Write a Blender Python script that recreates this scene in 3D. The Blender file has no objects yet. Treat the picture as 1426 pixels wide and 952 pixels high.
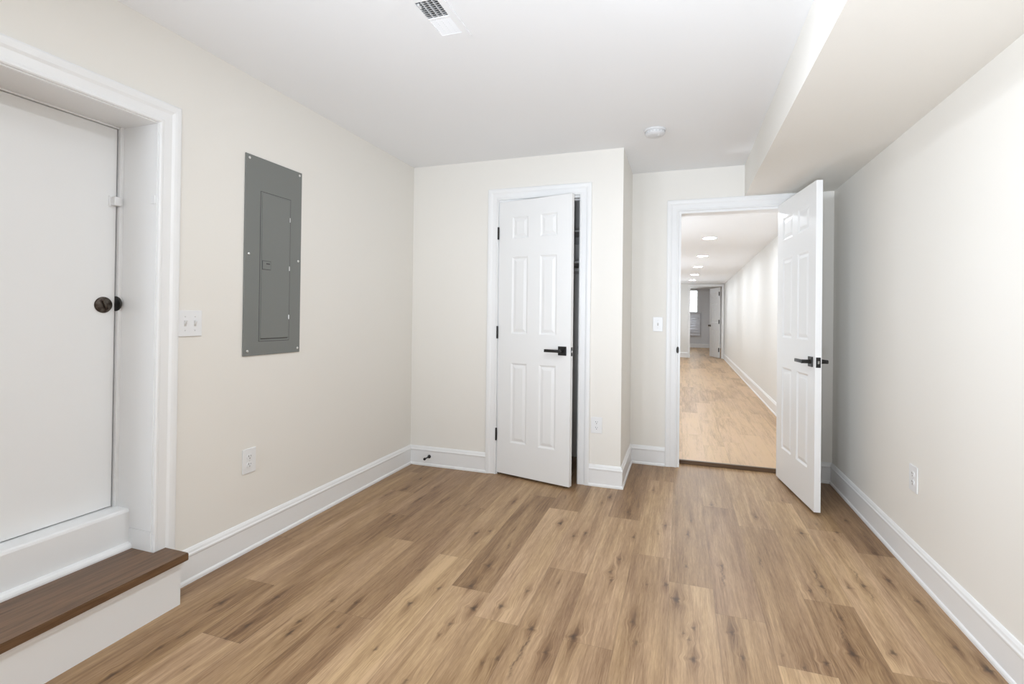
import bpy, bmesh, math, random
import numpy as np
from mathutils import Vector, Matrix

S = bpy.context.scene
COL = S.collection
PI = math.pi

# ------------------------------------------------------------------ camera
YAW, PITCH, ROLL, FPX, SHY = 0.328867, 0.006764, -0.012049, 689.71, -40.35
cy, sy = math.cos(YAW), math.sin(YAW); cp, sp = math.cos(PITCH), math.sin(PITCH); cr, sr = math.cos(ROLL), math.sin(ROLL)
Rz = Matrix(((cy, -sy, 0), (sy, cy, 0), (0, 0, 1)))
Rx = Matrix(((1, 0, 0), (0, cp, -sp), (0, sp, cp)))
Ry = Matrix(((cr, 0, sr), (0, 1, 0), (-sr, 0, cr)))
R = Rz @ Rx @ Ry
Rb = R @ Matrix(((1, 0, 0), (0, 0, -1), (0, 1, 0)))
cam = bpy.data.cameras.new('camera'); co = bpy.data.objects.new('camera', cam); COL.objects.link(co)
co.matrix_world = Matrix.Translation((0, 0, 1.18)) @ Rb.to_4x4()
cam.sensor_width = 36; cam.lens = 36 * FPX / 1426; cam.shift_y = SHY / 1426
cam.clip_start = 0.05; cam.clip_end = 200
S.camera = co

# ------------------------------------------------------------------ world, light, exposure
EXPOSURE = 0.30
ROOM_L, ROOM_L2, ROOM_L3, HALL_L, HALL_FILL = 135.0, 16.0, 108.0, 128.0, 14.0
FILL_UP, FILL_SIDE, FILL_REAR, SPOT_FILL = 118.0, 124.0, 30.0, 11.0
FCOL = (0.88, 0.98, 1.11)
w = bpy.data.worlds.new('sky'); S.world = w; w.use_nodes = True
bg = w.node_tree.nodes['Background']; bg.inputs[0].default_value = (0.93, 0.97, 1.0, 1); bg.inputs[1].default_value = 5.0
S.view_settings.view_transform = 'Standard'; S.view_settings.look = 'None'
S.view_settings.gamma = 1; S.view_settings.use_curve_mapping = False
S.view_settings.exposure = EXPOSURE
# unseen fill lamps added behind the camera, aimed at the ceiling and right wall
def lamp(name, kind, loc, tgt, e, size=0.15, cone=100):
    l = bpy.data.lights.new(name, kind); l.energy = e; l.color = FCOL
    if kind == 'SPOT': l.spot_size = math.radians(cone); l.spot_blend = 1; l.shadow_soft_size = size
    else: l.shape = 'DISK'; l.size = size
    o = bpy.data.objects.new(name, l); COL.objects.link(o); o.location = loc
    o.rotation_euler = (Vector(tgt) - Vector(loc)).to_track_quat('-Z', 'Y').to_euler(); return o
lamp('ceiling_fill', 'SPOT', (-0.1, -0.6, 0.75), (-0.15, 2.1, 2.36), FILL_UP, 0.2, 96)
lamp('ceiling_fill', 'SPOT', (0, -0.3, 1.0), (0, 1.6, 2.36), FILL_UP * 0.62, 0.15, 100)
lamp('wall_fill', 'SPOT', (-1.0, -0.8, 1.7), (1.05, 2.7, 1.3), FILL_SIDE, 0.15, 66)
lamp('side_fill', 'AREA', (-1.9, -1.0, 1.3), (1.0, 1.0, 1.4), FILL_REAR, 1.0)
# unseen fill lamps added in the corridor, turned up, beyond the left jamb
for yy in (5.6, 9.6, 13.6): lamp('corridor_fill', 'AREA', (-0.85, yy, 0.5), (-0.85, yy + 0.001, 2.0), HALL_FILL, 0.4)

# ------------------------------------------------------------------ materials
def nt(name):
    m = bpy.data.materials.new(name); m.use_nodes = True
    return m, m.node_tree, m.node_tree.nodes['Principled BSDF']
def paint(name, col, rough=0.5, bump=0.0, scale=400, spec=0.4, metal=0.0):
    m, t, b = nt(name)
    b.inputs['Base Color'].default_value = (*col, 1); b.inputs['Roughness'].default_value = rough
    b.inputs['Specular IOR Level'].default_value = spec; b.inputs['Metallic'].default_value = metal
    tc = t.nodes.new('ShaderNodeTexCoord'); n = t.nodes.new('ShaderNodeTexNoise')
    n.inputs['Scale'].default_value = scale; n.inputs['Detail'].default_value = 2
    t.links.new(tc.outputs['Object'], n.inputs['Vector'])
    mr = t.nodes.new('ShaderNodeMapRange')
    mr.inputs['To Min'].default_value = max(0.02, rough - 0.05); mr.inputs['To Max'].default_value = min(1, rough + 0.05)
    t.links.new(n.outputs['Fac'], mr.inputs['Value']); t.links.new(mr.outputs[0], b.inputs['Roughness'])
    if bump:
        bp = t.nodes.new('ShaderNodeBump'); bp.inputs['Strength'].default_value = bump; bp.inputs['Distance'].default_value = 0.001
        t.links.new(n.outputs['Fac'], bp.inputs['Height']); t.links.new(bp.outputs[0], b.inputs['Normal'])
    return m
M = {}
M['wall'] = paint('cream_wall_paint', (0.878, 0.847, 0.79), 0.6, 0.12, 260, 0.25)
M['ceil'] = paint('white_ceiling_paint', (0.915, 0.915, 0.915), 0.75, 0.1, 260, 0.2)
M['trim'] = paint('white_trim_paint', (0.895, 0.893, 0.886), 0.34, 0.0, 60, 0.45)
M['door'] = paint('white_door_paint', (0.885, 0.882, 0.872), 0.38, 0.0, 120, 0.45)
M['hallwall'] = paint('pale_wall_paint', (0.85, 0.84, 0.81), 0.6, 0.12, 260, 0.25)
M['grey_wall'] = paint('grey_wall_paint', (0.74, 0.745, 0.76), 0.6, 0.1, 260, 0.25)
M['panel'] = paint('grey_enamel', (0.205, 0.212, 0.20), 0.45, 0.03, 200, 0.4)
M['panel_dark'] = paint('dark_seam', (0.06, 0.06, 0.06), 0.6)
M['steel'] = paint('bright_steel', (0.75, 0.75, 0.74), 0.3, 0, 100, 0.5, 1.0)
M['black'] = paint('matte_black_metal', (0.018, 0.017, 0.016), 0.42, 0.03, 300, 0.5, 0.3)
M['plastic'] = paint('white_plastic', (0.87, 0.87, 0.87), 0.3, 0, 100, 0.5)
M['detector'] = paint('off_white_plastic', (0.74, 0.74, 0.742), 0.5)
M['detector_vent'] = paint('detector_vents', (0.6, 0.6, 0.6), 0.6)
M['slot'] = paint('dark_slot', (0.06, 0.055, 0.05), 0.6)
M['duct'] = paint('dark_duct', (0.4, 0.4, 0.4), 0.8)
M['shelf'] = paint('shelf_board', (0.62, 0.60, 0.57), 0.5, 0.05, 60)
M['blind'] = paint('grey_blind_slats', (0.74, 0.74, 0.77), 0.5)
M['bronze'] = None

def emis(name, col, s):
    m, t, b = nt(name)
    b.inputs['Base Color'].default_value = (0.9, 0.9, 0.9, 1)
    b.inputs['Emission Color'].default_value = (*col, 1); b.inputs['Emission Strength'].default_value = s
    return m
M['led_room'] = emis('lit_room_diffuser', (0.92, 0.985, 1.05), ROOM_L)
M['led_room_dim'] = emis('dim_room_diffuser', (0.92, 0.985, 1.05), ROOM_L2)
M['led_room_mid'] = emis('mid_room_diffuser', (0.92, 0.985, 1.05), ROOM_L3)
M['led_hall'] = emis('lit_hall_diffuser', (0.925, 0.985, 1.05), HALL_L)

M['led_hall_near'] = emis('near_hall_diffuser', (0.925, 0.985, 1.05), HALL_L * 1.25)
M['fill_far'] = emis('far_room_fill', (0.92, 0.985, 1.05), 380.0)  # glow of the fill lamp added in the far room

def mk_bronze():
    m, t, b = nt('aged_bronze')
    tc = t.nodes.new('ShaderNodeTexCoord'); n = t.nodes.new('ShaderNodeTexNoise'); n.inputs['Scale'].default_value = 60; n.inputs['Detail'].default_value = 4
    r = t.nodes.new('ShaderNodeValToRGB'); e = r.color_ramp.elements
    e[0].position = 0.35; e[0].color = (0.05, 0.035, 0.028, 1); e[1].position = 0.7; e[1].color = (0.14, 0.125, 0.105, 1)
    t.links.new(tc.outputs['Object'], n.inputs['Vector']); t.links.new(n.outputs['Fac'], r.inputs[0]); t.links.new(r.outputs[0], b.inputs['Base Color'])
    b.inputs['Metallic'].default_value = 0.8; b.inputs['Roughness'].default_value = 0.42
    return m
M['bronze'] = mk_bronze()

def mk_glass():
    m = bpy.data.materials.new('window_glass'); m.use_nodes = True; t = m.node_tree; t.nodes.clear()
    o = t.nodes.new('ShaderNodeOutputMaterial'); mx = t.nodes.new('ShaderNodeMixShader'); tr = t.nodes.new('ShaderNodeBsdfTransparent')
    g = t.nodes.new('ShaderNodeBsdfGlossy'); g.inputs['Roughness'].default_value = 0.02; lw = t.nodes.new('ShaderNodeFresnel'); lw.inputs[0].default_value = 1.45
    tr.inputs[0].default_value = (0.95, 0.97, 0.97, 1)
    t.links.new(lw.outputs[0], mx.inputs[0]); t.links.new(tr.outputs[0], mx.inputs[1]); t.links.new(g.outputs[0], mx.inputs[2]); t.links.new(mx.outputs[0], o.inputs[0])
    return m
M['glass'] = mk_glass()

def mk_plank():
    """light oak planks: tone, seed and knots per plank come from the floor mesh, the grain is procedural"""
    m, t, b = nt('oak_plank_floor'); N = t.nodes.new; L = t.links.new
    def attr(n):
        a = N('ShaderNodeAttribute'); a.attribute_name = n; return a
    def math_(op, a, c, clamp=False):
        x = N('ShaderNodeMath'); x.operation = op; x.use_clamp = clamp
        for i, v in enumerate((a, c)):
            if isinstance(v, (int, float)): x.inputs[i].default_value = v
            else: L(v, x.inputs[i])
        return x.outputs[0]
    pk = attr('plank'); kn = attr('knot'); uv = attr('pos')
    sep = N('ShaderNodeSeparateXYZ'); L(pk.outputs['Vector'], sep.inputs[0])      # tone, seed, warmth
    sp_ = N('ShaderNodeSeparateXYZ'); L(uv.outputs['Vector'], sp_.inputs[0])      # x in plank, y, edge distance
    kv = N('ShaderNodeSeparateXYZ'); L(kn.outputs['Vector'], kv.inputs[0])        # knot, halo, bend
    seed = math_('MULTIPLY', sep.outputs[1], 37.0)
    xb = math_('ADD', sp_.outputs[0], kv.outputs[2])
    def noise(sx, sy_, sc, det, rough=0.55, dist=0.0, off=0.0):
        c = N('ShaderNodeCombineXYZ'); L(math_('MULTIPLY', xb, sx), c.inputs[0]); L(math_('MULTIPLY', sp_.outputs[1], sy_), c.inputs[1]); L(math_('ADD', seed, off), c.inputs[2])
        n = N('ShaderNodeTexNoise'); n.inputs['Scale'].default_value = sc; n.inputs['Detail'].default_value = det
        n.inputs['Roughness'].default_value = rough; n.inputs['Distortion'].default_value = dist
        L(c.outputs[0], n.inputs['Vector']); return n.outputs['Fac']
    broad = noise(14, 1.3, 1.0, 3, 0.55, 0.5)
    streak = noise(64, 2.6, 1.0, 5, 0.6, 0.7, 5)
    fine = noise(260, 9, 1.0, 3, 0.6, 0.3, 9)
    pore = noise(600, 26, 1.0, 2, 0.5, 0.0, 13)
    hue = noise(9, 1.1, 1.0, 2, 0.5, 0.0, 21)
    v = math_('ADD', sep.outputs[0], math_('MULTIPLY', math_('SUBTRACT', broad, 0.5), 0.95))
    v = math_('ADD', v, math_('MULTIPLY', math_('SUBTRACT', streak, 0.5), 0.82))
    v = math_('ADD', v, math_('MULTIPLY', math_('SUBTRACT', fine, 0.5), 0.75))
    v = math_('ADD', v, math_('MULTIPLY', math_('SUBTRACT', pore, 0.5), 0.5))
    v = math_('SUBTRACT', v, math_('MULTIPLY', kv.outputs[1], 0.42), False)
    r = N('ShaderNodeValToRGB'); e = r.color_ramp.elements
    e[0].position = 0.0; e[0].color = (0.155, 0.080, 0.036, 1); e[1].position = 1.0; e[1].color = (0.60, 0.41, 0.245, 1)
    q = e.new(0.32); q.color = (0.282, 0.167, 0.086, 1); q = e.new(0.65); q.color = (0.42, 0.272, 0.152, 1)
    L(v, r.inputs[0])
    # yellow and grey casts that wander along a board
    mx = N('ShaderNodeMix'); mx.data_type = 'RGBA'; mx.blend_type = 'MULTIPLY'
    hr = N('ShaderNodeValToRGB'); h = hr.color_ramp.elements
    h[0].position = 0.30; h[0].color = (1.0, 0.985, 1.0, 1); h[1].position = 0.72; h[1].color = (1.01, 1.0, 0.92, 1)
    L(math_('ADD', hue, sep.outputs[2]), hr.inputs[0]); mx.inputs[0].default_value = 1.0; L(r.outputs[0], mx.inputs[6]); L(hr.outputs[0], mx.inputs[7])
    # knots and cracks
    k = math_('MULTIPLY', kv.outputs[0], math_('ADD', 0.55, math_('MULTIPLY', streak, 0.85)), True)
    m2 = N('ShaderNodeMix'); m2.data_type = 'RGBA'; L(k, m2.inputs[0]); L(mx.outputs[2], m2.inputs[6]); m2.inputs[7].default_value = (0.066, 0.036, 0.019, 1)
    # the fine micro bevel between boards
    ed = N('ShaderNodeMapRange'); ed.inputs['From Min'].default_value = 0.0003; ed.inputs['From Max'].default_value = 0.0016
    ed.inputs['To Min'].default_value = 0.74; ed.inputs['To Max'].default_value = 1.0; L(sp_.outputs[2], ed.inputs['Value'])
    m3 = N('ShaderNodeMix'); m3.data_type = 'RGBA'; m3.blend_type = 'MULTIPLY'; m3.inputs[0].default_value = 1.0
    L(m2.outputs[2], m3.inputs[6]); L(ed.outputs[0], m3.inputs[7]); L(m3.outputs[2], b.inputs['Base Color'])
    rr = N('ShaderNodeMapRange'); rr.inputs['To Min'].default_value = 0.32; rr.inputs['To Max'].default_value = 0.50; L(fine, rr.inputs['Value']); L(rr.outputs[0], b.inputs['Roughness'])
    b.inputs['Specular IOR Level'].default_value = 0.42
    bp = N('ShaderNodeBump'); bp.inputs['Strength'].default_value = 0.12; bp.inputs['Distance'].default_value = 0.001; L(fine, bp.inputs['Height']); L(bp.outputs[0], b.inputs['Normal'])
    return m
M['plank'] = mk_plank()

def mk_tread(name, c0, c1, axis=1):
    m, t, b = nt(name); N = t.nodes.new; L = t.links.new
    tc = N('ShaderNodeTexCoord'); mp = N('ShaderNodeMapping'); mp.inputs['Scale'].default_value = (70, 4, 70) if axis == 1 else (4, 70, 70)
    n = N('ShaderNodeTexNoise'); n.inputs['Scale'].default_value = 1; n.inputs['Detail'].default_value = 6; n.inputs['Roughness'].default_value = 0.62; n.inputs['Distortion'].default_value = 0.8
    r = N('ShaderNodeValToRGB'); e = r.color_ramp.elements; e[0].position = 0.3; e[0].color = (*c0, 1); e[1].position = 0.75; e[1].color = (*c1, 1)
    L(tc.outputs['Object'], mp.inputs[0]); L(mp.outputs[0], n.inputs['Vector']); L(n.outputs['Fac'], r.inputs[0]); L(r.outputs[0], b.inputs['Base Color'])
    b.inputs['Roughness'].default_value = 0.38; b.inputs['Specular IOR Level'].default_value = 0.5
    return m
M['tread'] = mk_tread('walnut_stained_wood', (0.088, 0.044, 0.019), (0.225, 0.125, 0.064))
M['reducer'] = mk_tread('brown_threshold_wood', (0.085, 0.048, 0.024), (0.17, 0.10, 0.055), 0)

# ------------------------------------------------------------------ helpers
def obj(name, bm, mat, parent=None, smooth=False):
    me = bpy.data.meshes.new(name); bmesh.ops.recalc_face_normals(bm, faces=bm.faces[:]); bm.to_mesh(me); bm.free()
    me.materials.append(M[mat] if isinstance(mat, str) else mat)
    if smooth:
        for p in me.polygons: p.use_smooth = True
        try: me.set_sharp_from_angle(angle=math.radians(35))
        except Exception: pass
    o = bpy.data.objects.new(name, me); COL.objects.link(o)
    if parent: o.parent = parent
    return o
def empty(name, loc, rz=0.0):
    o = bpy.data.objects.new(name, None); o.empty_display_size = 0.1; COL.objects.link(o); o.location = loc; o.rotation_euler = (0, 0, rz); return o
def tag(o, label=None, cat=None, group=None, kind=None):
    if label: o['label'] = label
    if cat: o['category'] = cat
    if group: o['group'] = group
    if kind: o['kind'] = kind
    return o
def struct(o, label=None, cat=None):
    return tag(o, label, cat, None, 'structure')
def box(bm, a, b_, bev=0.0, seg=2):
    x0, y0, z0 = a; x1, y1, z1 = b_
    vs = [bm.verts.new(p) for p in ((x0, y0, z0), (x1, y0, z0), (x1, y1, z0), (x0, y1, z0), (x0, y0, z1), (x1, y0, z1), (x1, y1, z1), (x0, y1, z1))]
    fs = [bm.faces.new([vs[i] for i in f]) for f in ((0, 3, 2, 1), (4, 5, 6, 7), (0, 1, 5, 4), (1, 2, 6, 5), (2, 3, 7, 6), (3, 0, 4, 7))]
    if bev:
        es = set(e for f in fs for e in f.edges)
        bmesh.ops.bevel(bm, geom=list(es), offset=bev, segments=seg, affect='EDGES', profile=0.5)
    return bm
def boxes(*args):
    bm = bmesh.new()
    for a in args: box(bm, *a)
    return bm
def prism(bm, pts, axis, lo, hi):
    """closed outline extruded along an axis; pts are the two other coordinates in axis order"""
    def P(p, h):
        q = list(p); q.insert(axis, h); return q
    v0 = [bm.verts.new(P(p, lo)) for p in pts]; v1 = [bm.verts.new(P(p, hi)) for p in pts]; n = len(pts)
    bm.faces.new(v0); bm.faces.new(v1[::-1])
    for i in range(n): bm.faces.new((v0[i], v0[(i + 1) % n], v1[(i + 1) % n], v1[i]))
    return bm
def lathe(bm, prof, o, ax, n=32):
    """profile of (radius, distance along ax) turned about the axis through o"""
    ax = Vector(ax).normalized(); u = ax.orthogonal().normalized(); v = ax.cross(u); o = Vector(o); rings = []
    for r, h in prof:
        if r < 1e-6: rings.append([bm.verts.new(o + ax * h)])
        else: rings.append([bm.verts.new(o + ax * h + (u * math.cos(2 * PI * i / n) + v * math.sin(2 * PI * i / n)) * r) for i in range(n)])
    for a, b_ in zip(rings, rings[1:]):
        for i in range(n):
            j = (i + 1) % n
            f = [a[0], b_[i], b_[j]] if len(a) == 1 else ([a[i], a[j], b_[0]] if len(b_) == 1 else [a[i], a[j], b_[j], b_[i]])
            if len(a) == 1 and len(b_) == 1: continue
            bm.faces.new(f)
    return bm
def sweep(bm, path, prof, N, flip=1):
    """a moulding: profile (side, out) along a path of points lying in a plane of normal N, mitred at its corners"""
    N = Vector(N).normalized(); P = [Vector(p) for p in path]; sec = []
    side = [((P[i + 1] - P[i]).normalized().cross(N)) * flip for i in range(len(P) - 1)]
    for i, p in enumerate(P):
        if i == 0: d = side[0]
        elif i == len(P) - 1: d = side[-1]
        else:
            a, b_ = side[i - 1], side[i]; d = (a + b_) / (1 + a.dot(b_))
        sec.append([bm.verts.new(p + d * s + N * h) for s, h in prof])
    n = len(prof)
    for a, b_ in zip(sec, sec[1:]):
        for i in range(n): bm.faces.new((a[i], a[(i + 1) % n], b_[(i + 1) % n], b_[i]))
    bm.faces.new(sec[0]); bm.faces.new(sec[-1][::-1])
    return bm

BASE = [(0, 0), (0.021, 0), (0.021, 0.010), (0.0185, 0.016), (0.0135, 0.020), (0.0135, 0.112), (0.0165, 0.117), (0.0165, 0.124), (0.0125, 0.129), (0.0105, 0.138), (0.005, 0.147), (0, 0.149)]
CAS = [(0, 0), (0, 0.010), (0.004, 0.014), (0.010, 0.014), (0.016, 0.0105), (0.046, 0.012), (0.056, 0.017), (0.066, 0.0185), (0.078, 0.0185), (0.084, 0.015), (0.084, 0)]

# ------------------------------------------------------------------ dimensions
A, D1, CX, D2, B = -2.035, 3.492, -0.386, 4.155, 1.046      # left wall, closet wall, closet corner, doorway wall, right wall
H, HS, SX = 2.36, 2.119, 0.453                               # ceiling, soffit underside, soffit side
YR = -1.7                                                    # rear wall
HF, HC = 0.03, 2.20                                          # corridor floor and ceiling
YF = 15.5                                                    # far end of the corridor
HALL0 = D2 + 0.115

# ------------------------------------------------------------------ floor of planks
KNOTS = [(-1.043,2.497,3,1),(-0.982,2.548,2,1),(-1.587,2.541,2,1),(-1.582,2.838,2,3),(-1.762,2.965,2,1),(-1.77,3.181,2,1),(-1.82,2.815,2,2),(-1.587,3.061,2,1),(-1.251,2.86,1,4),(-1.434,2.854,1,4),(-0.851,2.195,3,1),(-0.826,2.419,1,4),(-1.133,2.048,1,1),(-0.643,2.784,4,1),(-0.483,2.706,3,3),(-0.537,2.648,2,1),(-0.433,3.299,3,1),(-0.466,3.182,1,1),(-0.295,3.089,2,1),(-0.074,2.965,2,1),(-0.107,2.836,1,1),(-0.231,2.747,2,1),(-0.999,3.007,2,1),(-0.83,2.425,1,3),(-0.863,2.611,1,2),(-0.274,2.472,2,1),(-0.3,2.335,2,1),(-0.169,3.541,2,1),(-0.707,3.195,1,4),(0.643,3.125,3,1),(0.832,3.204,2,1),(0.792,3.088,1,1),(0.753,3.295,1,1),(0.434,3.283,2,1),(0.194,3.392,2,1),(0.045,2.883,2,1),(0.066,3.09,1,3),(0.034,2.512,2,3),(0.195,2.579,2,1),(0.194,2.496,2,6),(0.376,2.689,2,6),(0.929,3.414,1,1),(0.605,2.668,2,3),(0.638,3.638,1,1),(-1.761,1.539,3,1),(-1.582,1.645,3,2),(-1.718,1.349,2,4),(-1.541,1.461,3,3),(-1.725,1.259,1,1),(-1.358,1.479,3,3),(-1.739,1.116,3,3),(-1.548,1.376,1,3),(-1.545,1.217,1,3),(-1.04,1.796,3,1),(-0.981,1.938,2,1),(-1.247,1.725,2,2),(-1.215,1.571,2,2),(-1.377,1.548,2,1),(-1.351,1.704,2,1),(-0.782,1.855,4,1),(-1.01,1.512,2,2),(-0.826,1.73,2,1),(-0.834,1.66,1,1),(-0.83,1.414,2,2),(-0.629,1.575,1,2),(-0.683,1.905,3,1),(-0.858,2.004,3,1),(-0.615,2.051,2,1),(-0.524,1.808,3,1),(-0.519,1.704,3,7),(-0.526,1.601,2,7),(-0.366,1.817,4,1),(-0.44,1.7,2,1),(-0.589,1.612,2,1),(-0.286,2.263,2,2),(-0.299,2.336,2,1),(-0.168,1.984,2,1),(-0.144,1.863,2,3),(-0.133,2.281,1,1),(-0.504,2.158,1,2),(-0.009,2.204,4,1),(0.057,2.023,2,1),(0.02,1.979,1,1),(0.04,1.945,1,1),(0.05,1.838,3,1),(0.191,2.043,2,1),(0.215,1.906,2,3),(0.19,2.425,2,6),(0.602,2.532,3,1),(0.601,2.601,2,6),(0.605,2.469,1,6),(0.543,2.474,2,1),(0.61,2.29,2,3),(0.592,2.333,1,6),(0.483,1.973,2,1),(0.407,1.923,1,1),(0.35,1.971,1,3),(-0.052,2.312,2,1),(0.586,2.061,4,1),(0.586,2.152,2,8),(0.725,2.117,3,1),(0.78,2.605,3,1),(0.781,2.714,2,6),(0.784,2.531,1,6),(0.712,2.563,2,1),(0.903,2.697,3,1),(0.955,2.538,2,1),(0.997,2.126,4,1),(0.951,2.227,2,1),(0.832,3.206,2,1),(0.962,3.201,1,3),(0.945,2.99,2,1),(0.936,3.416,1,1)]
ROWT = {   # row: (joints, tones near to far)
    -11: ((0.9, 2.1, 3.3), (0.5, 0.42, 0.46, 0.40)),
    -10: ((0.5, 1.715, 2.915), (0.5, 0.36, 0.56, 0.36)),
    -9: ((1.373, 2.57), (0.62, 0.36, 0.42)),
    -8: ((1.09, 2.29, 3.49), (0.50, 0.55, 0.42, 0.45)),
    -7: ((0.45, 1.65, 2.83), (0.42, 0.43, 0.40, 0.44)),
    -6: ((1.02, 2.22, 3.42), (0.60, 0.82, 0.62, 0.5)),
    -5: ((0.78, 1.98, 3.16), (0.5, 0.66, 0.34, 0.5)),
    -4: ((0.62, 1.808, 2.986), (0.5, 0.58, 0.76, 0.42)),
    -3: ((1.08, 2.278, 3.48), (0.5, 0.47, 0.64, 0.5)),
    -2: ((0.59, 1.79, 2.981), (0.5, 0.60, 0.60, 0.36)),
    -1: ((1.36, 2.561, 3.76), (0.5, 0.54, 0.66, 0.5)),
    0: ((1.14, 2.343), (0.5, 0.66, 0.44)),
    1: ((0.95, 2.155, 3.36), (0.5, 0.46, 0.46, 0.48)),
    2: ((0.7, 1.907, 3.11), (0.5, 0.86, 0.48, 0.62)),
    3: ((1.2, 2.395, 3.6), (0.55, 0.42, 0.70, 0.6)),
    4: ((0.8, 2.0, 3.205), (0.5, 0.56, 0.72, 0.50)),
    5: ((0.55, 1.76, 2.965), (0.5, 0.56, 0.58, 0.32)),
}
X0, PW = -0.038, 0.1803
def plank_floor(name, rows, knots, z, fine):
    """one mesh of boards, each board a small grid that carries its tone, its seed and its knots"""
    V, F, PK, KN, PS = [], [], [], [], []
    kn = np.array([k for k in knots]) if knots else None; base = 0
    for (x0, x1, y0, y1, tone, seed, warm, yo) in rows:
        near = fine and y1 > 1.0 and y0 < 4.2
        nx = 34 if near else 4; ny = max(2, int((y1 - y0) / 0.006)) if near else max(2, int((y1 - y0) / 0.3))
        e = 0.0017
        xs = np.concatenate(([x0, x0 + e], np.linspace(x0 + 2 * e, x1 - 2 * e, nx), [x1 - e, x1]))
        ys = np.concatenate(([y0, y0 + e], np.linspace(y0 + 2 * e, y1 - 2 * e, ny), [y1 - e, y1]))
        gx, gy = np.meshgrid(xs, ys); n0, n1 = gx.shape
        gx, gy = gx.ravel(), gy.ravel(); k = np.zeros_like(gx); halo = np.zeros_like(gx); bend = np.zeros_like(gx)
        if kn is not None and near:
            for kx, ky, s, el in kn:
                if not (x0 - 0.001 < kx < x1 + 0.001 and y0 - 0.1 < ky < y1 + 0.1): continue
                dx, dy = gx - kx, gy - ky
                wob = 1 + 0.22 * np.sin(3 * np.arctan2(dy, dx) + kx * 91) + 0.12 * np.sin(5 * np.arctan2(dy, dx) + ky * 57)
                if el >= 4:      # a crack that runs with the grain
                    cxl = 0.004 * np.sin(dy * 70 + kx * 50) + 0.0015 * np.sin(dy * 260 + ky * 40)
                    g = np.exp(-((dx - cxl) / 0.0026) ** 2) * np.exp(-(dy / (0.0095 * el)) ** 4) * (0.40 + 0.12 * s)
                    hz = np.exp(-((dx - cxl) / 0.010) ** 2) * np.exp(-(dy / (0.012 * el)) ** 2) * 0.35
                else:
                    rx = (0.0034 + 0.0020 * s) * wob * (1.0 if el == 1 else 0.75); ry = rx * 1.15 * (0.8 + 0.6 * el)
                    d = np.sqrt((dx / rx) ** 2 + (dy / ry) ** 2)
                    g = np.clip(1.35 - d, 0, 1) * (0.42 + 0.13 * s)
                    hz = np.exp(-(dx / (rx * 1.9)) ** 2 - (dy / (ry * 3.0 + 0.030)) ** 2) * (0.42 + 0.14 * s) + np.exp(-((dx - 0.35 * rx) / (rx * 0.55)) ** 2 - (dy / 0.075) ** 2) * 0.16 * s
                    bend += 0.8 * dx * np.exp(-(dx / (rx * 3)) ** 2 - (dy / (ry * 4)) ** 2) * -1.0
                k = np.maximum(k, g); halo = np.maximum(halo, hz)
        ed = np.minimum(np.minimum(gx - x0, x1 - gx), np.minimum(gy - y0, y1 - gy))
        V.append(np.stack([gx, gy, np.full_like(gx, z)], 1)); m = len(gx)
        PK.append(np.tile((tone, seed, warm), (m, 1))); KN.append(np.stack([k, halo, bend], 1)); PS.append(np.stack([gx - x0, gy + yo, ed], 1))
        ii = (np.arange(n0 - 1)[:, None] * n1 + np.arange(n1 - 1)[None, :]).ravel() + base
        F.append(np.stack([ii, ii + 1, ii + 1 + n1, ii + n1], 1)); base += m
    V, F, PK, KN, PS = (np.concatenate(a) for a in (V, F, PK, KN, PS))
    me = bpy.data.meshes.new(name); me.vertices.add(len(V)); me.vertices.foreach_set('co', V.astype(np.float32).ravel())
    me.loops.add(F.size); me.loops.foreach_set('vertex_index', F.astype(np.int32).ravel())
    me.polygons.add(len(F)); me.polygons.foreach_set('loop_start', np.arange(0, F.size, 4, dtype=np.int32))
    me.update(calc_edges=True)
    for nm, a in (('plank', PK), ('knot', KN), ('pos', PS)):
        at = me.attributes.new(nm, 'FLOAT_VECTOR', 'POINT'); at.data.foreach_set('vector', a.astype(np.float32).ravel())
    me.materials.append(M['plank']); me.validate()
    o = bpy.data.objects.new(name, me); COL.objects.link(o); return o
rng = random.Random(4)
rows = []
for r, (js, ts) in ROWT.items():
    x0 = max(X0 + PW * r, A - 0.01); x1 = min(X0 + PW * (r + 1), B)
    ys = [YR] + list(js) + [HALL0]
    for i, tn in enumerate(ts):
        rows.append((x0, x1, ys[i], ys[i + 1], tn, rng.random() * 9, rng.uniform(-0.12, 0.16), rng.random() * 5))
rows.append((X0 + PW * 6, B + 0.02, YR, HALL0, 0.5, 1.0, 0, 0))
struct(plank_floor('floor', rows, KNOTS, 0.0, True), 'light oak plank floor with dark knots running toward the far doorway', 'floor')
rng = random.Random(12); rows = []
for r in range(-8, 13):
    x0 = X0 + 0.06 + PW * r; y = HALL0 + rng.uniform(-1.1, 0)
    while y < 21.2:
        y1 = y + 1.2; rows.append((x0, x0 + PW, max(y, HALL0), min(y1, 21.2), rng.uniform(0.68, 1.05), rng.random() * 9, rng.uniform(-0.1, 0.12), rng.random() * 5)); y = y1  # board tones raised to put the corridor's bright light into the colour
struct(plank_floor('floor', rows, None, HF, False), 'oak plank floor of the long corridor beyond the open door, toned paler for its bright light', 'floor')

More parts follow.
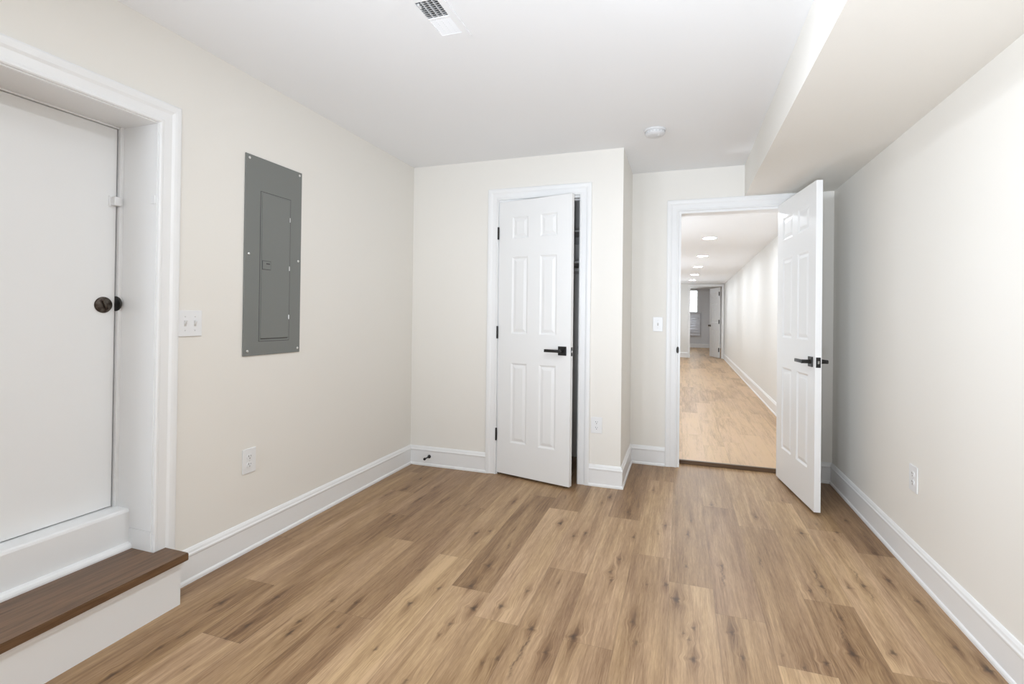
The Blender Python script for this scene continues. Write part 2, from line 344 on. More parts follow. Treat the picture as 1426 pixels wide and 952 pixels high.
# ------------------------------------------------------------------ walls, ceilings
OY0, OY1, OZ0, OZ1, RX = 0.63, 1.446, 0.17, 1.957, -2.245      # recessed doorway in the left wall
bm = boxes(((A - 0.26, YR - 0.1, -0.1), (A, OY0, H + 0.1)), ((A - 0.26, OY1, -0.1), (A, D1 + 0.9, H + 0.1)),
           ((A - 0.26, OY0, OZ1), (A, OY1, H + 0.1)), ((A - 0.26, OY0, -0.1), (A, OY1, OZ0)))
struct(obj('wall_left', bm, 'wall'), 'cream left wall with the deep white doorway and grey breaker panel', 'wall')
CO0, CO1, COZ = -1.303, -0.688, 2.050                         # closet opening
WT = 0.11
bm = boxes(((A, D1, -0.1), (CO0, D1 + WT, H)), ((CO1, D1, -0.1), (CX, D1 + WT, H)), ((CO0, D1, COZ), (CO1, D1 + WT, H)))
struct(obj('wall_closet', bm, 'wall'), 'cream wall around the narrow closet door', 'wall')
bm = boxes(((CX - 0.1, D1 + WT, -0.1), (CX, D2, H)))
struct(obj('wall_closet_side', bm, 'wall'), 'short cream side wall of the closet facing the doorway', 'wall')
DO0, DO1, DOZ = -0.022, 0.722, 2.030                          # main doorway opening
bm = boxes(((A, D2, -0.1), (DO0, HALL0, H)), ((DO1, D2, -0.1), (B + 0.12, HALL0, H)), ((DO0, D2, DOZ), (DO1, HALL0, H)))
struct(obj('wall_doorway', bm, 'wall'), 'cream back wall around the open doorway', 'wall')
bm = boxes(((B, YR - 0.1, -0.1), (B + 0.12, D2, H)))
struct(obj('wall_right', bm, 'wall'), 'long cream right wall under the soffit', 'wall')
bm = boxes(((A, YR - 0.1, -0.1), (B, YR, H)))
struct(obj('wall_rear', bm, 'wall'), 'cream rear wall behind the camera', 'wall')
bm = boxes(((SX, YR, HS), (B, D2, H)))
struct(obj('ceiling_soffit', bm, 'wall'), 'boxed soffit running along the top of the right wall', 'soffit')
VX0, VX1, VY0, VY1 = -0.966, -0.866, 1.630, 1.868            # hole for the air register
bm = boxes(((A, YR, H), (VX0, HALL0, H + 0.1)), ((VX1, YR, H), (B, HALL0, H + 0.1)), ((VX0, YR, H), (VX1, VY0, H + 0.1)), ((VX0, VY1, H), (VX1, HALL0, H + 0.1)))
struct(obj('ceiling', bm, 'ceil'), 'flat white ceiling of the room', 'ceiling')

# corridor and far room
HX = lambda y: B + 0.030 + (y - HALL0) * 0.0098                # the right wall drifts out a little
bm = bmesh.new(); prism(bm, [(HX(HALL0), HALL0), (HX(YF), YF), (HX(YF) + 0.2, YF), (HX(HALL0) + 0.2, HALL0)], 2, -0.1, HC + 0.1)
struct(obj('wall_corridor_right', bm, 'hallwall'), 'long pale right wall of the corridor', 'wall')
struct(obj('wall_corridor_left', boxes(((-1.4, HALL0, -0.1), (-1.3, YF, HC + 0.1))), 'hallwall'), 'pale left wall of the corridor', 'wall')
struct(obj('ceiling', boxes(((-1.4, HALL0, HC), (1.4, YF + 0.12, HC + 0.1))), 'ceil'), 'white corridor ceiling with a row of lights', 'ceiling')
FO0, FO1, FOZ = 0.255, 1.112, 2.12
bm = boxes(((-1.4, YF, -0.1), (FO0, YF + 0.12, HC)), ((FO1, YF, -0.1), (1.4, YF + 0.12, HC)), ((FO0, YF, FOZ), (FO1, YF + 0.12, HC)))
struct(obj('wall_corridor_end', bm, 'hallwall'), 'pale end wall of the corridor with an open doorway', 'wall')
FY, FH = 21.0, 2.38
WX0, WX1, WZ0, WZ1 = -0.30, 0.64, 0.75, 2.32
bm = boxes(((-1.4, FY, -0.1), (WX0, FY + 0.12, FH)), ((WX1, FY, -0.1), (1.9, FY + 0.12, FH)), ((WX0, FY, WZ1), (WX1, FY + 0.12, FH)), ((WX0, FY, -0.1), (WX1, FY + 0.12, WZ0)))
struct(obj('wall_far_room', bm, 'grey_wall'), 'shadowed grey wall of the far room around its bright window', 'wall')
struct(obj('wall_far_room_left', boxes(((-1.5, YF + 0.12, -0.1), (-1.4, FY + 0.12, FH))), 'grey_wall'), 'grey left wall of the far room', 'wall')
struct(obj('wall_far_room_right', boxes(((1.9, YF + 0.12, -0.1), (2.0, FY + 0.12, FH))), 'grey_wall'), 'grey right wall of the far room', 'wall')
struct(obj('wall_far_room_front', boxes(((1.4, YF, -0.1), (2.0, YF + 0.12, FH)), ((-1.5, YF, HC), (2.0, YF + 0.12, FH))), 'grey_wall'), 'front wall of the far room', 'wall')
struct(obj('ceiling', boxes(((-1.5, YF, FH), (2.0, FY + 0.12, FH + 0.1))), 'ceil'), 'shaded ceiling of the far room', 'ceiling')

# ------------------------------------------------------------------ baseboards
def base(name, path, label, flip=1):
    bm = bmesh.new(); sweep(bm, path, BASE, (0, 0, 1), flip)
    return struct(obj(name, bm, 'trim'), label, 'baseboard')
base('baseboard_left', [(A, 1.478, 0), (A, D1, 0)], 'white baseboard along the left wall beneath the breaker panel')
base('baseboard_closet', [(A, D1, 0), (CO0 - 0.074, D1, 0)], 'short white baseboard left of the closet door')
base('baseboard_corner', [(CO1 + 0.084, D1, 0), (CX, D1, 0), (CX, D2, 0), (DO0 - 0.09, D2, 0)], 'white baseboard wrapping the closet corner toward the doorway')
base('baseboard_back', [(DO1 + 0.09, D2, 0), (B, D2, 0)], 'short white baseboard behind the open door')
base('baseboard_right', [(B, D2, 0), (B, YR, 0)], 'long white baseboard along the right wall')
base('baseboard_corridor', [(HX(YF), YF, HF), (HX(HALL0), HALL0, HF)], 'white baseboard along the corridor right wall')
base('baseboard_corridor_end', [(-1.3, YF, HF), (FO0 - 0.06, YF, HF)], 'white baseboard on the corridor end wall')
base('baseboard_far_room', [(-1.4, FY, HF), (1.9, FY, HF)], 'white baseboard under the far window')

# ------------------------------------------------------------------ door casings and jambs
def casing(name, pts, N, label, prof=CAS, flip=1):
    bm = bmesh.new(); sweep(bm, pts, prof, N, flip)
    return struct(obj(name, bm, 'trim'), label, 'door trim')
t1 = casing('trim_1', [(CO0, D1, 0), (CO0, D1, COZ), (CO1, D1, COZ), (CO1, D1, 0)], (0, -1, 0), 'white casing around the closet door', flip=-1)
bm = boxes(((CO0 - 0.002, D1, 0), (CO0 + 0.008, D1 + WT, COZ)), ((CO1 - 0.003, D1, 0), (CO1 + 0.002, D1 + WT, COZ)), ((CO0 + 0.0081, D1, COZ - 0.016), (CO1 - 0.0031, D1 + WT, COZ + 0.002)))
bm2 = boxes(((CO0 + 0.008, D1 + 0.04, 0), (CO0 + 0.018, D1 + 0.075, COZ - 0.016)), ((CO1 - 0.011, D1 + 0.04, 0), (CO1 - 0.003, D1 + 0.075, COZ - 0.016)), ((CO0 + 0.0181, D1 + 0.04, COZ - 0.026), (CO1 - 0.0111, D1 + 0.075, COZ - 0.016)))
obj('jamb', bm, 'trim', t1); obj('door_stop_strip', bm2, 'trim', t1)
o = obj('strike_plate', boxes(((CO1 - 0.0045, D1 - 0.001, 0.915), (CO1 - 0.0028, D1 + 0.03, 0.975))), 'black', t1); o['label'] = 'small black strike plate'
t2 = casing('trim_2', [(DO0, D2, 0), (DO0, D2, DOZ), (DO1, D2, DOZ), (DO1, D2, 0)], (0, -1, 0), 'white casing around the open doorway', [(s * 1.06, h) for s, h in CAS], flip=-1)
bm = boxes(((DO0 - 0.002, D2, 0), (DO0 + 0.018, HALL0 + 0.004, DOZ)), ((DO1 - 0.018, D2, 0), (DO1 + 0.002, HALL0 + 0.004, DOZ)), ((DO0 + 0.0181, D2, DOZ - 0.018), (DO1 - 0.0181, HALL0 + 0.004, DOZ + 0.002)))
obj('jamb', bm, 'trim', t2)
bm = bmesh.new(); lathe(bm, [(0, 0), (0.026, 0), (0.026, 0.003), (0.022, 0.005), (0, 0.005)], (DO0 - 0.002, D2 - 0.0145, 0.93), (1, -0.35, 0), 24)
o = obj('strike_plate', bm, 'black', t2, True); o['label'] = 'round black strike plate on the left jamb'
t3 = casing('trim_3', [(A, OY0, OZ0), (A, OY0, OZ1), (A, OY1, OZ1), (A, OY1, OZ0)], (1, 0, 0), 'wide white casing around the deep left doorway', [(s * 1.06, h) for s, h in CAS], flip=-1)
# jamb boards lining the deep opening, the low board under the door and its ledge
JZ = 0.285
bm = boxes(((RX, OY1 - 0.004, JZ + 0.001), (A + 0.002, OY1 + 0.001, OZ1)), ((RX, OY1 - 0.006, OZ0), (A + 0.001, OY1 + 0.001, JZ)), ((RX, OY0 + 0.0051, OZ1 - 0.005), (A + 0.002, OY1 - 0.0041, OZ1 + 0.001)), ((RX, OY0 - 0.001, OZ0), (A + 0.002, OY0 + 0.005, OZ1)))
obj('jamb', bm, 'trim', t3)
bm = boxes(((RX - 0.02, OY1 - 0.016, 0.362), (RX + 0.016, OY1 - 0.003, OZ1), 0.002), ((RX - 0.02, OY0 + 0.004, 0.362), (RX + 0.016, OY0 + 0.015, OZ1), 0.002), ((RX - 0.02, OY0 + 0.0152, OZ1 - 0.012), (RX + 0.006, OY1 - 0.0162, OZ1 - 0.004), 0.002))
obj('stop_bead', bm, 'trim', t3)
bm = bmesh.new(); prism(bm, [(RX - 0.03, 0.20), (-2.160, 0.20), (-2.160, 0.352), (-2.163, 0.360), (-2.170, 0.364), (RX - 0.03, 0.366)], 1, OY0, OY1 - 0.004)
prism(bm, [(-2.162, 0.204), (-2.138, 0.204), (-2.138, 0.212), (-2.142, 0.220), (-2.150, 0.226), (-2.162, 0.228)], 1, OY0, OY1 - 0.005)
obj('sill_board', bm, 'trim', t3)
bm = bmesh.new(); lathe(bm, [(0, 0), (0.030, 0), (0.031, 0.003), (0.028, 0.006), (0, 0.007)], (-2.243, OY1 - 0.0155, 1.213), (0.1, -1, 0), 28)
o = obj('strike_plate', bm, 'black', t3, True); o['label'] = 'round black strike plate on the jamb edge'
o = obj('keeper_block', boxes(((-2.062, OY1 - 0.010, 1.622), (-2.036, OY1 - 0.003, 1.657), 0.003)), 'plastic', t3); o['label'] = 'small white latch keeper near the casing'
t4 = casing('trim_4', [(FO0, YF, HF), (FO0, YF, FOZ), (FO1, YF, FOZ), (FO1, YF, HF)], (0, -1, 0), 'white casing around the far corridor doorway', [(s * 0.7, h) for s, h in CAS], flip=-1)
struct(obj('trim_5', boxes(((DO0 + 0.018, HALL0 - 0.004, 0.0), (DO1 - 0.018, HALL0 + 0.02, HF + 0.002), 0.003)), 'reducer'), 'dark brown threshold strip stepping up into the corridor', 'threshold')
# closet inside
struct(obj('wall_closet_back', boxes(((A, D2 - 0.004, -0.1), (CX - 0.1, D2 + 0.002, H))), 'wall'), 'wall at the back of the closet', 'wall')

# ------------------------------------------------------------------ doors
def leaf(w, h, t, rows, stile=0.112, mid=0.10):
    bm = bmesh.new(); pw = (w - 2 * stile - mid) / 2
    xs = [0, stile, stile + pw, stile + pw + mid, w - stile, w]
    zs = [0] + [v for r in rows for v in r] + [h]
    for side in (0, 1):
        Y = (lambda d: d) if side == 0 else (lambda d: t - d)
        def quad(a, b_, c, d): bm.faces.new([bm.verts.new(p) for p in (a, b_, c, d)])
        for i in range(5):
            for j in range(len(zs) - 1):
                x0, x1, z0, z1 = xs[i], xs[i + 1], zs[j], zs[j + 1]
                if i in (1, 3) and j % 2 == 1:
                    rings = [(0, 0), (0.007, 0.0045), (0.011, 0.0075), (0.016, 0.0078), (0.034, 0.0022), (0.037, 0.0015)]
                    for (a, da), (b_, db) in zip(rings, rings[1:]):
                        o_ = [(x0 + a, Y(da), z0 + a), (x1 - a, Y(da), z0 + a), (x1 - a, Y(da), z1 - a), (x0 + a, Y(da), z1 - a)]
                        n_ = [(x0 + b_, Y(db), z0 + b_), (x1 - b_, Y(db), z0 + b_), (x1 - b_, Y(db), z1 - b_), (x0 + b_, Y(db), z1 - b_)]
                        for k in range(4): quad(o_[k], o_[(k + 1) % 4], n_[(k + 1) % 4], n_[k])
                    a, d = rings[-1]; quad((x0 + a, Y(d), z0 + a), (x1 - a, Y(d), z0 + a), (x1 - a, Y(d), z1 - a), (x0 + a, Y(d), z1 - a))
                else: quad((x0, Y(0), z0), (x1, Y(0), z0), (x1, Y(0), z1), (x0, Y(0), z1))
    for j in range(len(zs) - 1):
        for x in (0, w): bm.faces.new([bm.verts.new(p) for p in ((x, 0, zs[j]), (x, t, zs[j]), (x, t, zs[j + 1]), (x, 0, zs[j + 1]))])
    for i in range(5):
        for z in (0, h): bm.faces.new([bm.verts.new(p) for p in ((xs[i], 0, z), (xs[i + 1], 0, z), (xs[i + 1], t, z), (xs[i], t, z))])
    bmesh.ops.remove_doubles(bm, verts=bm.verts[:], dist=1e-5)
    return bm
ROWS = [(0.235, 0.82), (1.035, 1.60), (1.735, 1.895)]
def lever(parent, x, z, y, out, toward=-1, ln=0.115):
    """square rose and straight lever; y is the door face, out the way it sticks out"""
    g = obj('door_handle', boxes(((x - 0.031, min(y, y + out * 0.008), z - 0.031), (x + 0.031, max(y, y + out * 0.008), z + 0.031), 0.0015)), 'black', parent)
    bm = bmesh.new(); lathe(bm, [(0.012, 0), (0.012, 0.05)], (x, y + out * 0.006, z), (0, out, 0), 20)
    a, b_ = sorted((y + out * 0.044, y + out * 0.058)); xa, xb = sorted((x - toward * 0.012, x + toward * ln)); box(bm, (xa, a, z - 0.010), (xb, b_, z + 0.010), 0.002)
    l = obj('lever', bm, 'black', g, True)
    return g
def hinge(parent, x, y, z, dx=1):
    bm = bmesh.new(); lathe(bm, [(0, -0.046), (0.0055, -0.046), (0.0065, -0.044), (0.0065, 0.044), (0.0055, 0.046), (0, 0.046)], (x, y, z), (0, 0, 1), 14)
    box(bm, (x - 0.010, y + 0.004, z - 0.044), (x + 0.004, y + 0.0065, z + 0.044))
    return obj('hinge', bm, 'black', parent, True)

# narrow closet door, a little ajar
d = empty('door_1', (-1.2915, D1 - 0.012, 0.017), math.radians(-13.6)); struct(d, 'narrow white six-panel closet door standing slightly ajar', 'door')
CW = 0.595
obj('door_leaf', leaf(CW, 2.012, 0.035, ROWS), 'door', d)
lever(d, CW - 0.062, 0.945 - 0.017, 0, -1); lever(d, CW - 0.062, 0.945 - 0.017, 0.035, 1)
lp = obj('latch_plate', boxes(((CW - 0.0005, 0.006, 0.895), (CW + 0.0015, 0.029, 0.955))), 'black', d)
bm = bmesh.new(); prism(bm, [(CW, 0.012), (CW + 0.010, 0.0125), (CW + 0.003, 0.023), (CW, 0.023)], 2, 0.917, 0.933); obj('latch_bolt', bm, 'steel', lp)
for z in (0.30, 1.06, 1.80): hinge(d, -0.009, -0.006, z - 0.017)
# main door, swung wide open into the room
MW = 0.712
d = empty('door_2', (0.681, D2 - 0.012, 0.018), math.radians(277.3)); struct(d, 'white six-panel door swung wide open at the corridor doorway', 'door')
obj('door_leaf', leaf(MW, 2.012, 0.036, ROWS), 'door', d)
lever(d, MW - 0.062, 0.905, 0, -1); lever(d, MW - 0.062, 0.905, 0.036, 1)
lp = obj('latch_plate', boxes(((MW - 0.0005, 0.005, 0.873), (MW + 0.0015, 0.031, 0.935))), 'black', d)
bm = bmesh.new(); prism(bm, [(MW, 0.012), (MW + 0.011, 0.0125), (MW + 0.003, 0.024), (MW, 0.024)], 2, 0.896, 0.913); obj('latch_bolt', bm, 'steel', lp)
for z in (0.30, 1.06, 1.80): hinge(d, -0.008, 0.040, z - 0.018)
# door of the far room
FW = 0.74
d = empty('door_3', (FO1 - 0.03, YF + 0.12, HF + 0.012), math.radians(107)); struct(d, 'white six-panel door standing open at the far end of the corridor', 'door')
obj('door_leaf', leaf(FW, 2.05, 0.036, ROWS), 'door', d)
for yy, oo in ((0.036, 1), (0.0, -1)):
    bm = bmesh.new(); lathe(bm, [(0, 0), (0.034, 0), (0.034, 0.008), (0.012, 0.012), (0.012, 0.03), (0.028, 0.038), (0.031, 0.052), (0.022, 0.064), (0, 0.067)], (FW - 0.07, yy, 0.93), (0, oo, 0), 24)
    obj('door_knob', bm, 'bronze', d, True)
for z in (0.23, 1.05, 1.87): obj('hinge', boxes(((-0.020, 0.028, z - 0.06), (0.016, 0.046, z + 0.06), 0.003)), 'black', d)
# flat slab door deep in the left wall
d = empty('door_4', (RX - 0.036, OY0 + 0.016, 0.369)); struct(d, 'flat plain white door set deep in the left wall above the step', 'door')
sl = OY1 - 0.021 - (OY0 + 0.016)
obj('door_leaf', boxes(((0, 0, 0), (0.036, sl, OZ1 - 0.014 - 0.369), 0.002)), 'door', d)
bm = bmesh.new(); kx, ky, kz = 0.036, 1.381 - OY0 - 0.016, 1.207 - 0.369
lathe(bm, [(0, 0), (0.0325, 0), (0.033, 0.003), (0.031, 0.007), (0.026, 0.0095), (0.010, 0.0105), (0, 0.0105)], (kx, ky, kz), (1, 0, 0), 40)
kb = obj('door_lock', bm, 'bronze', d, True); kb['label'] = 'round aged bronze lock plate'
bm = bmesh.new(); box(bm, (kx + 0.009, -0.0045, -0.021), (kx + 0.019, 0.0045, 0.021), 0.004, 3)
m_ = Matrix.Translation((0, ky, kz)) @ Matrix.Rotation(math.radians(22), 4, 'X')
bmesh.ops.transform(bm, matrix=m_, verts=bm.verts[:])
obj('thumb_turn', bm, 'bronze', kb, True)
lb = obj('latch_block', boxes(((0.036, sl - 0.022, 1.62 - 0.369), (0.062, sl + 0.008, 1.657 - 0.369), 0.003), ((0.036, sl - 0.030, 1.616 - 0.369), (0.041, sl - 0.020, 1.660 - 0.369), 0.001)), 'plastic', d); lb['label'] = 'small white plastic latch block at the door edge'
bm = boxes(((RX - 0.06, OY0 - 0.05, 0.1), (RX - 0.05, OY1 + 0.05, OZ1 + 0.05)))
struct(obj('wall_behind_door', bm, 'duct'), 'dark space behind the flat door', 'wall')

# ------------------------------------------------------------------ the wooden step
st = empty('wooden_step', (-1.95, 1.0, 0)); tag(st, 'dark stained wooden step with a white riser below the deep left doorway', 'step')
bm = bmesh.new()
prism(bm, [(-2.158 + 1.95, OY0 - 1.0 + 0.007), (A + 0.021 + 1.95, OY0 - 1.0 + 0.007), (A + 0.021 + 1.95, OY0 - 0.06 - 1.0), (-1.862 + 1.95, OY0 - 0.06 - 1.0), (-1.883 + 1.95, 0.489), (A + 0.021 + 1.95, 0.489), (A + 0.021 + 1.95, OY1 - 1.0 - 0.007), (-2.158 + 1.95, OY1 - 1.0 - 0.007)], 2, 0.175, 0.205)
es = [e for e in bm.edges if abs(e.verts[0].co.z - e.verts[1].co.z) < 1e-4 and all(v.co.x > 0.06 for v in e.verts)]
bmesh.ops.bevel(bm, geom=es, offset=0.003, segments=2, affect='EDGES')
obj('tread', bm, 'tread', st, True)
bm = bmesh.new()
prism(bm, [(A + 0.004 + 1.95, OY0 - 0.04 - 1.0), (-1.888 + 1.95, OY0 - 0.04 - 1.0), (-1.906 + 1.95, 0.474), (A + 0.004 + 1.95, 0.474)], 2, 0.0, 0.1755)
obj('riser', bm, 'trim', st)
bm = bmesh.new()
prism(bm, [(-1.900 + 1.95, OY0 - 0.04 - 1.0), (-1.880 + 1.95, OY0 - 0.04 - 1.0), (-1.898 + 1.95, 0.478), (-1.910 + 1.95, 0.478)], 2, 0.153, 0.1755)
obj('cove_moulding', bm, 'trim', st)

# ------------------------------------------------------------------ breaker panel
P0, P1, PZ0, PZ1 = 1.871, 2.252, 0.967, 1.970
bp_ = empty('breaker_panel', (A, (P0 + P1) / 2, PZ0)); tag(bp_, 'tall grey metal breaker panel on the left wall', 'breaker panel')
def pb(name, y0, y1, z0, z1, x0, x1, mat, par=bp_, bev=0.0008):
    oy = (P0 + P1) / 2
    return obj(name, boxes(((x0, y0 - oy, z0 - PZ0), (x1, y1 - oy, z1 - PZ0), bev)), mat, par)
pb('cover_plate', P0, P1, PZ0, PZ1, 0.0005, 0.007, 'panel', bev=0.002)
pb('door_seam', 1.964, 2.170, 1.036, 1.802, 0.0065, 0.0074, 'panel_dark', bev=0)
pb('door_frame', 1.9665, 2.1675, 1.0385, 1.7995, 0.0065, 0.0082, 'panel', bev=0.0005)
dr = pb('panel_door', 1.9745, 2.1600, 1.052, 1.7935, 0.0080, 0.0115, 'panel', bev=0.0015)
pb('door_bottom_seam', 1.975, 2.158, 1.0475, 1.0515, 0.0075, 0.0086, 'panel_dark', dr, bev=0)
la = pb('latch', 1.976, 2.032, 1.404, 1.450, 0.0115, 0.0128, 'panel_dark', dr, bev=0.0004)
pb('latch_slide', 1.9785, 2.0295, 1.4065, 1.4475, 0.0125, 0.0145, 'panel', dr, bev=0.0008)
pb('latch_grip', 2.000, 2.024, 1.432, 1.438, 0.0140, 0.0150, 'panel_dark', dr, bev=0.0003)
for z in (1.162, 1.425, 1.689):
    h_ = pb('hinge_pin', 2.1600, 2.1645, z - 0.012, z + 0.012, 0.008, 0.0125, 'steel', bev=0.001); h_['label'] = 'bright hinge pin'
for y, z in ((1.894, 1.951), (2.233, 1.952), (1.897, 1.475), (2.231, 1.473), (1.897, 0.991), (2.234, 0.990)):
    bm = bmesh.new(); lathe(bm, [(0, 0.0105), (0.004, 0.0102), (0.0065, 0.0085), (0.007, 0.0065)], (0, y - (P0 + P1) / 2, z - PZ0), (1, 0, 0), 14); obj('screw', bm, 'steel', bp_, True)

# ------------------------------------------------------------------ switches and outlets (built facing +X, then turned)
def plate(name, loc, rz, wd, ht, label, cat, kind, group=None):
    r = empty(name, loc, rz); tag(r, label, cat, group)
    obj('cover_plate', boxes(((0.0003, -wd / 2, -ht / 2), (0.0055, wd / 2, ht / 2), 0.002)), 'plastic', r)
    if kind == 'outlet':
        for s in (-1, 1):
            bm = bmesh.new(); zc = s * 0.0195
            pts = [(0.0165 * math.cos(a), zc + max(-0.0135, min(0.0135, 0.0165 * math.sin(a)))) for a in [2 * PI * i / 28 for i in range(28)]]
            prism(bm, pts, 0, 0.005, 0.0078); so = obj('socket', bm, 'plastic', r)
            bm = boxes(((0.0072, -0.0075, zc + 0.0005), (0.0083, -0.0055, zc + 0.0095)), ((0.0072, 0.0055, zc + 0.0015), (0.0083, 0.0072, zc + 0.0085)))
            lathe(bm, [(0.0026, 0.0072), (0.0026, 0.0083), (0, 0.0083)], (0, 0, zc - 0.0065), (1, 0, 0), 12); obj('slots', bm, 'slot', so)
        bm = bmesh.new(); lathe(bm, [(0.003, 0.005), (0.0028, 0.0065), (0, 0.007)], (0, 0, 0), (1, 0, 0), 12); obj('screw', bm, 'steel', r)
    else:
        for yc in ((-0.023, 0.023) if kind == 'double' else (0.0,)):
            obj('toggle_slot', boxes(((0.005, yc - 0.0052, -0.0125), (0.0060, yc + 0.0052, 0.0125))), 'shelf', r)
            bm = bmesh.new(); prism(bm, [(0.005, -0.006), (0.013, 0.0045), (0.0155, 0.011), (0.012, 0.0125), (0.005, 0.007)], 1, yc - 0.004, yc + 0.004); obj('toggle', bm, 'plastic', r)
            for z in (-0.030, 0.030):
                bm = bmesh.new(); lathe(bm, [(0.003, 0.005), (0.0028, 0.0065), (0, 0.007)], (0, yc, z), (1, 0, 0), 12); obj('screw', bm, 'steel', r)
    return r
plate('light_switch', (A, 1.595, 1.132), 0, 0.112, 0.113, 'white double toggle switch plate beside the deep left doorway', 'light switch', 'double')
plate('wall_outlet', (A, 1.922, 0.445), 0, 0.080, 0.122, 'white outlet low on the left wall below the breaker panel', 'outlet', 'outlet')
plate('wall_outlet', (-0.553, D1, 0.424), -PI / 2, 0.078, 0.112, 'white outlet on the wall just right of the closet door', 'outlet', 'outlet')
plate('light_switch', (-0.176, D2, 1.131), -PI / 2, 0.076, 0.116, 'white single switch plate left of the open doorway', 'light switch', 'single')
plate('wall_outlet', (B, 2.825, 0.440), PI, 0.086, 0.122, 'white outlet low on the right wall', 'outlet', 'outlet')

# ------------------------------------------------------------------ spring door stop on the baseboard
ds = empty('door_stop', (-1.858, D1 - 0.0135, 0.074)); tag(ds, 'small black spring door stop on the baseboard left of the closet', 'door stop')
bm = bmesh.new(); lathe(bm, [(0, 0), (0.014, 0), (0.0135, 0.004), (0.008, 0.009), (0.0045, 0.012)], (0, 0, 0), (0, -1, 0), 20); obj('base_cap', bm, 'black', ds, True)
bm = bmesh.new(); prof = []
for i in range(25): prof.append((0.0046 if i % 2 else 0.0036, 0.010 + i * 0.0024))
lathe(bm, prof, (0, 0, 0), (0, -1, 0), 14); obj('spring', bm, 'black', ds, True)
bm = bmesh.new(); lathe(bm, [(0, 0.066), (0.0085, 0.066), (0.0098, 0.070), (0.0098, 0.080), (0.007, 0.084), (0, 0.085)], (0, 0, 0), (0, -1, 0), 18); obj('bumper', bm, 'black', ds, True)

# ------------------------------------------------------------------ ceiling register
av = empty('air_vent', (-0.916, 1.749, H)); tag(av, 'white rectangular air register in the ceiling', 'air vent')
hx, hy, ix, iy = 0.073, 0.152, 0.045, 0.114
bm = bmesh.new()
for (x0, y0, x1, y1) in ((-hx, -hy, hx, -iy), (-hx, iy, hx, hy), (-hx, -iy, -ix, iy), (ix, -iy, hx, iy)): box(bm, (x0, y0, -0.006), (x1, y1, -0.0003))
box(bm, (-ix, -0.004, -0.006), (ix, 0.004, -0.001))
obj('frame', bm, 'ceil', av)
for i in range(9):
    for sgn in (-1, 1):
        yc = sgn * (0.0115 + i * 0.0122); c, s_ = math.cos(0.46), math.sin(0.46)
        a_ = [(yc + u * c * 0.0075 - v * s_ * 0.0006 * sgn, -0.0045 + sgn * -u * s_ * 0.0075 + 0.003 + v * c * 0.0006) for u, v in ((-1, -1), (1, -1), (1, 1), (-1, 1))]
        bm = bmesh.new(); prism(bm, a_, 0, -ix, ix); obj('louver', bm, 'plastic', av)
for x in (-0.0225, 0.0, 0.0225): obj('divider', boxes(((x - 0.0008, -iy, -0.0035), (x + 0.0008, iy, 0.006))), 'plastic', av)
obj('lever', boxes(((-0.036, -0.108, -0.014), (-0.030, -0.085, -0.005), 0.001)), 'detector', av)
obj('duct', boxes(((-0.05, -0.119, 0.012), (-0.049, 0.119, 0.2)), ((0.049, -0.119, 0.012), (0.05, 0.119, 0.2)), ((-0.05, -0.119, 0.012), (0.05, -0.118, 0.2)), ((-0.05, 0.118, 0.012), (0.05, 0.119, 0.2)), ((-0.05, -0.119, 0.2), (0.05, 0.119, 0.205))), 'duct', av)

# ------------------------------------------------------------------ smoke detector
sd = empty('smoke_detector', (-0.165, 3.225, H)); tag(sd, 'round white smoke detector on the ceiling near the doorway', 'smoke detector')
bm = bmesh.new(); lathe(bm, [(0, -0.0003), (0.066, -0.0003), (0.067, -0.004), (0.066, -0.010), (0.060, -0.012)], (0, 0, 0), (0, 0, 1), 40); obj('mounting_base', bm, 'detector', sd, True)
bm = bmesh.new(); lathe(bm, [(0.058, -0.010), (0.060, -0.014), (0.059, -0.026), (0.052, -0.034), (0.036, -0.038), (0, -0.039)], (0, 0, 0), (0, 0, 1), 40); obj('cover', bm, 'detector', sd, True)
bm = bmesh.new()
for i in range(18):
    a = 2 * PI * i / 18; m_ = Matrix.Rotation(a, 4, 'Z'); n0 = len(bm.verts); box(bm, (0.0555, -0.006, -0.024), (0.0604, 0.006, -0.0165)); bm.verts.ensure_lookup_table()
    for v in bm.verts[n0:]: v.co = m_ @ v.co
obj('vent_ring', bm, 'detector_vent', sd)
bm = bmesh.new(); lathe(bm, [(0.011, -0.036), (0.011, -0.0405), (0.009, -0.0415), (0, -0.0415)], (0.018, -0.01, 0), (0, 0, 1), 18); obj('test_button', bm, 'detector', sd, True)

# ------------------------------------------------------------------ recessed lights
def downlight(x, y, z, r, led, label, group):
    l = empty('recessed_light', (x, y, z)); tag(l, label, 'ceiling light', group)
    bm = bmesh.new(); lathe(bm, [(r * 0.86, -0.0004), (r * 0.86, -0.007), (r * 0.93, -0.009), (r, -0.005), (r * 1.01, -0.0004)], (0, 0, 0), (0, 0, 1), 40); obj('trim_ring', bm, 'plastic', l, True)
    bm = bmesh.new(); lathe(bm, [(r * 0.87, -0.0055), (r * 0.6, -0.0075), (0, -0.0085)], (0, 0, 0), (0, 0, 1), 40); obj('diffuser', bm, led, l, True)
    return l
downlight(-0.45, 1.645, H, 0.088, 'led_room', 'lit recessed ceiling light beside the air register at the top edge', 'recessed lights in the room')
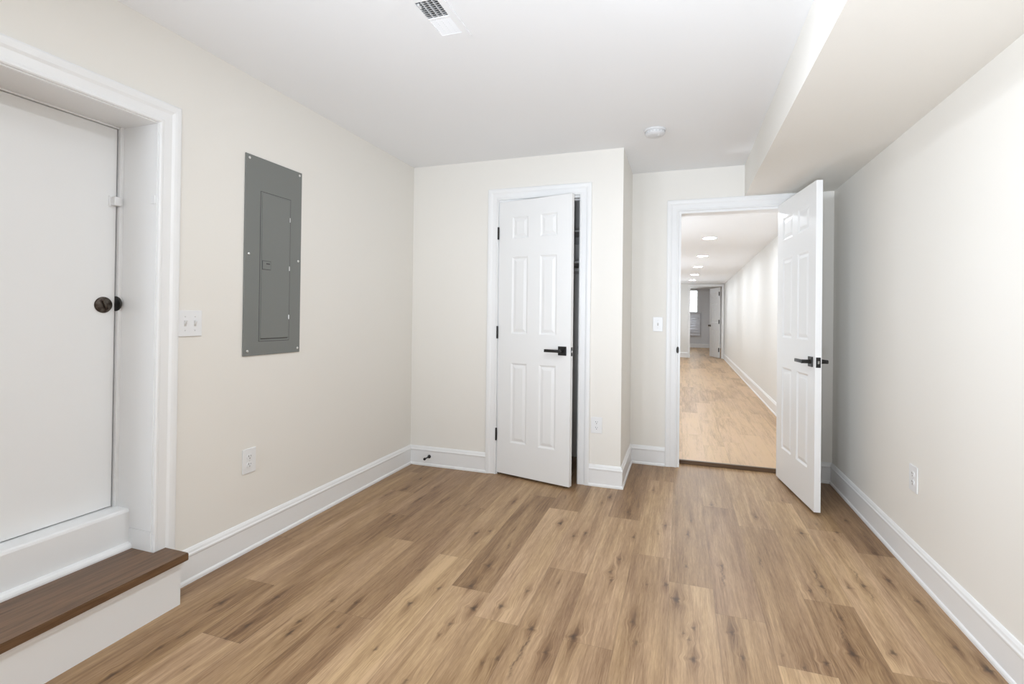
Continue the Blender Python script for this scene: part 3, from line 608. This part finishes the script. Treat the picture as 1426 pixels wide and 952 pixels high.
# unseen fill spot added beside this fitting to brighten the right wall
bl = lamp('right_wall_fill', 'SPOT', (-0.45, 1.62, H - 0.03), (1.05, 1.9, 1.3), SPOT_FILL, 0.07, 130)
for x, y, led in ((-1.32, 0.55, 'led_room_dim'), (-0.45, -0.35, 'led_room_mid'), (-1.32, -1.0, 'led_room_dim')):
    downlight(x, y, H, 0.088, led, 'lit recessed ceiling light out of view behind the camera', 'recessed lights in the room')
for (x, y), nm in zip(((0.33, 4.95), (0.331, 6.706), (0.320, 8.597), (0.307, 10.36), (0.293, 12.205), (0.281, 13.896)), ('hidden just inside the doorway', 'nearest and largest of the row in view', 'second of the row in view', 'third of the row in view', 'fourth of the row in view', 'farthest and smallest of the row')):
    downlight(x, y, HC, 0.090, 'led_hall_near' if y < 5 else 'led_hall', 'round lit recessed light in the corridor ceiling, ' + nm, 'recessed lights along the corridor ceiling')

downlight(-0.5, 18.4, FH, 0.090, 'fill_far', 'added fill light in the far room ceiling, out of view', 'fill lights added in the far room')  # unseen lamp added only to brighten the far room

# ------------------------------------------------------------------ closet shelves and rod
def shelf(z, y0, label):
    o = empty('closet_shelf', (-1.2, D2 - 0.004, z)); tag(o, label, 'shelf', 'shelves inside the closet')
    obj('board', boxes(((A + 1.2, y0 - D2 + 0.004, -0.018), (CX - 0.1 + 1.2, 0, 0), 0.002)), 'shelf', o)
    obj('cleat', boxes(((A + 1.2, -0.02, -0.075), (CX - 0.1 + 1.2, 0, -0.018))), 'shelf', o)
shelf(1.87, 3.86, 'upper shelf board seen through the closet door gap')
shelf(1.62, 3.82, 'lower shelf board seen through the closet door gap')
bm = bmesh.new(); lathe(bm, [(0.016, 0), (0.016, CX - 0.1 - A)], (A, 3.90, 1.555), (1, 0, 0), 20)
tag(obj('closet_rod', bm, 'shelf', None, True), 'pale hanging rod under the shelves inside the closet', 'closet rod')

# ------------------------------------------------------------------ far window
wf = struct(obj('window_1', boxes(((WX0, FY, WZ0), (WX0 + 0.04, FY + 0.1, WZ1)), ((WX1 - 0.04, FY, WZ0), (WX1, FY + 0.1, WZ1)), ((WX0, FY, WZ1 - 0.04), (WX1, FY + 0.1, WZ1)), ((WX0, FY, WZ0), (WX1, FY + 0.1, WZ0 + 0.04)), ((WX0, FY + 0.03, 1.38), (WX1, FY + 0.07, 1.42))), 'trim'), 'bright window in the far room at the end of the corridor', 'window')
obj('pane', boxes(((WX0 + 0.02, FY + 0.05, WZ0 + 0.02), (WX1 - 0.02, FY + 0.055, WZ1 - 0.02))), 'glass', wf)
wb = empty('window_blind', (0.16, FY - 0.05, 0.52)); tag(wb, 'grey slatted blind covering the lower half of the far window', 'blind')
bm = bmesh.new()
for i in range(9):
    z = 0.0 + i * 0.098
    prism(bm, [(-0.030, z), (-0.027, z - 0.003), (0.012, z + 0.108), (0.009, z + 0.111)], 0, -0.52, 0.56)
obj('slats', bm, 'blind', wb)
obj('head_rail', boxes(((-0.53, -0.03, 0.885), (0.57, 0.03, 0.93), 0.004)), 'blind', wb)
obj('bottom_rail', boxes(((-0.52, -0.02, -0.03), (0.56, 0.02, 0.002), 0.004)), 'blind', wb)
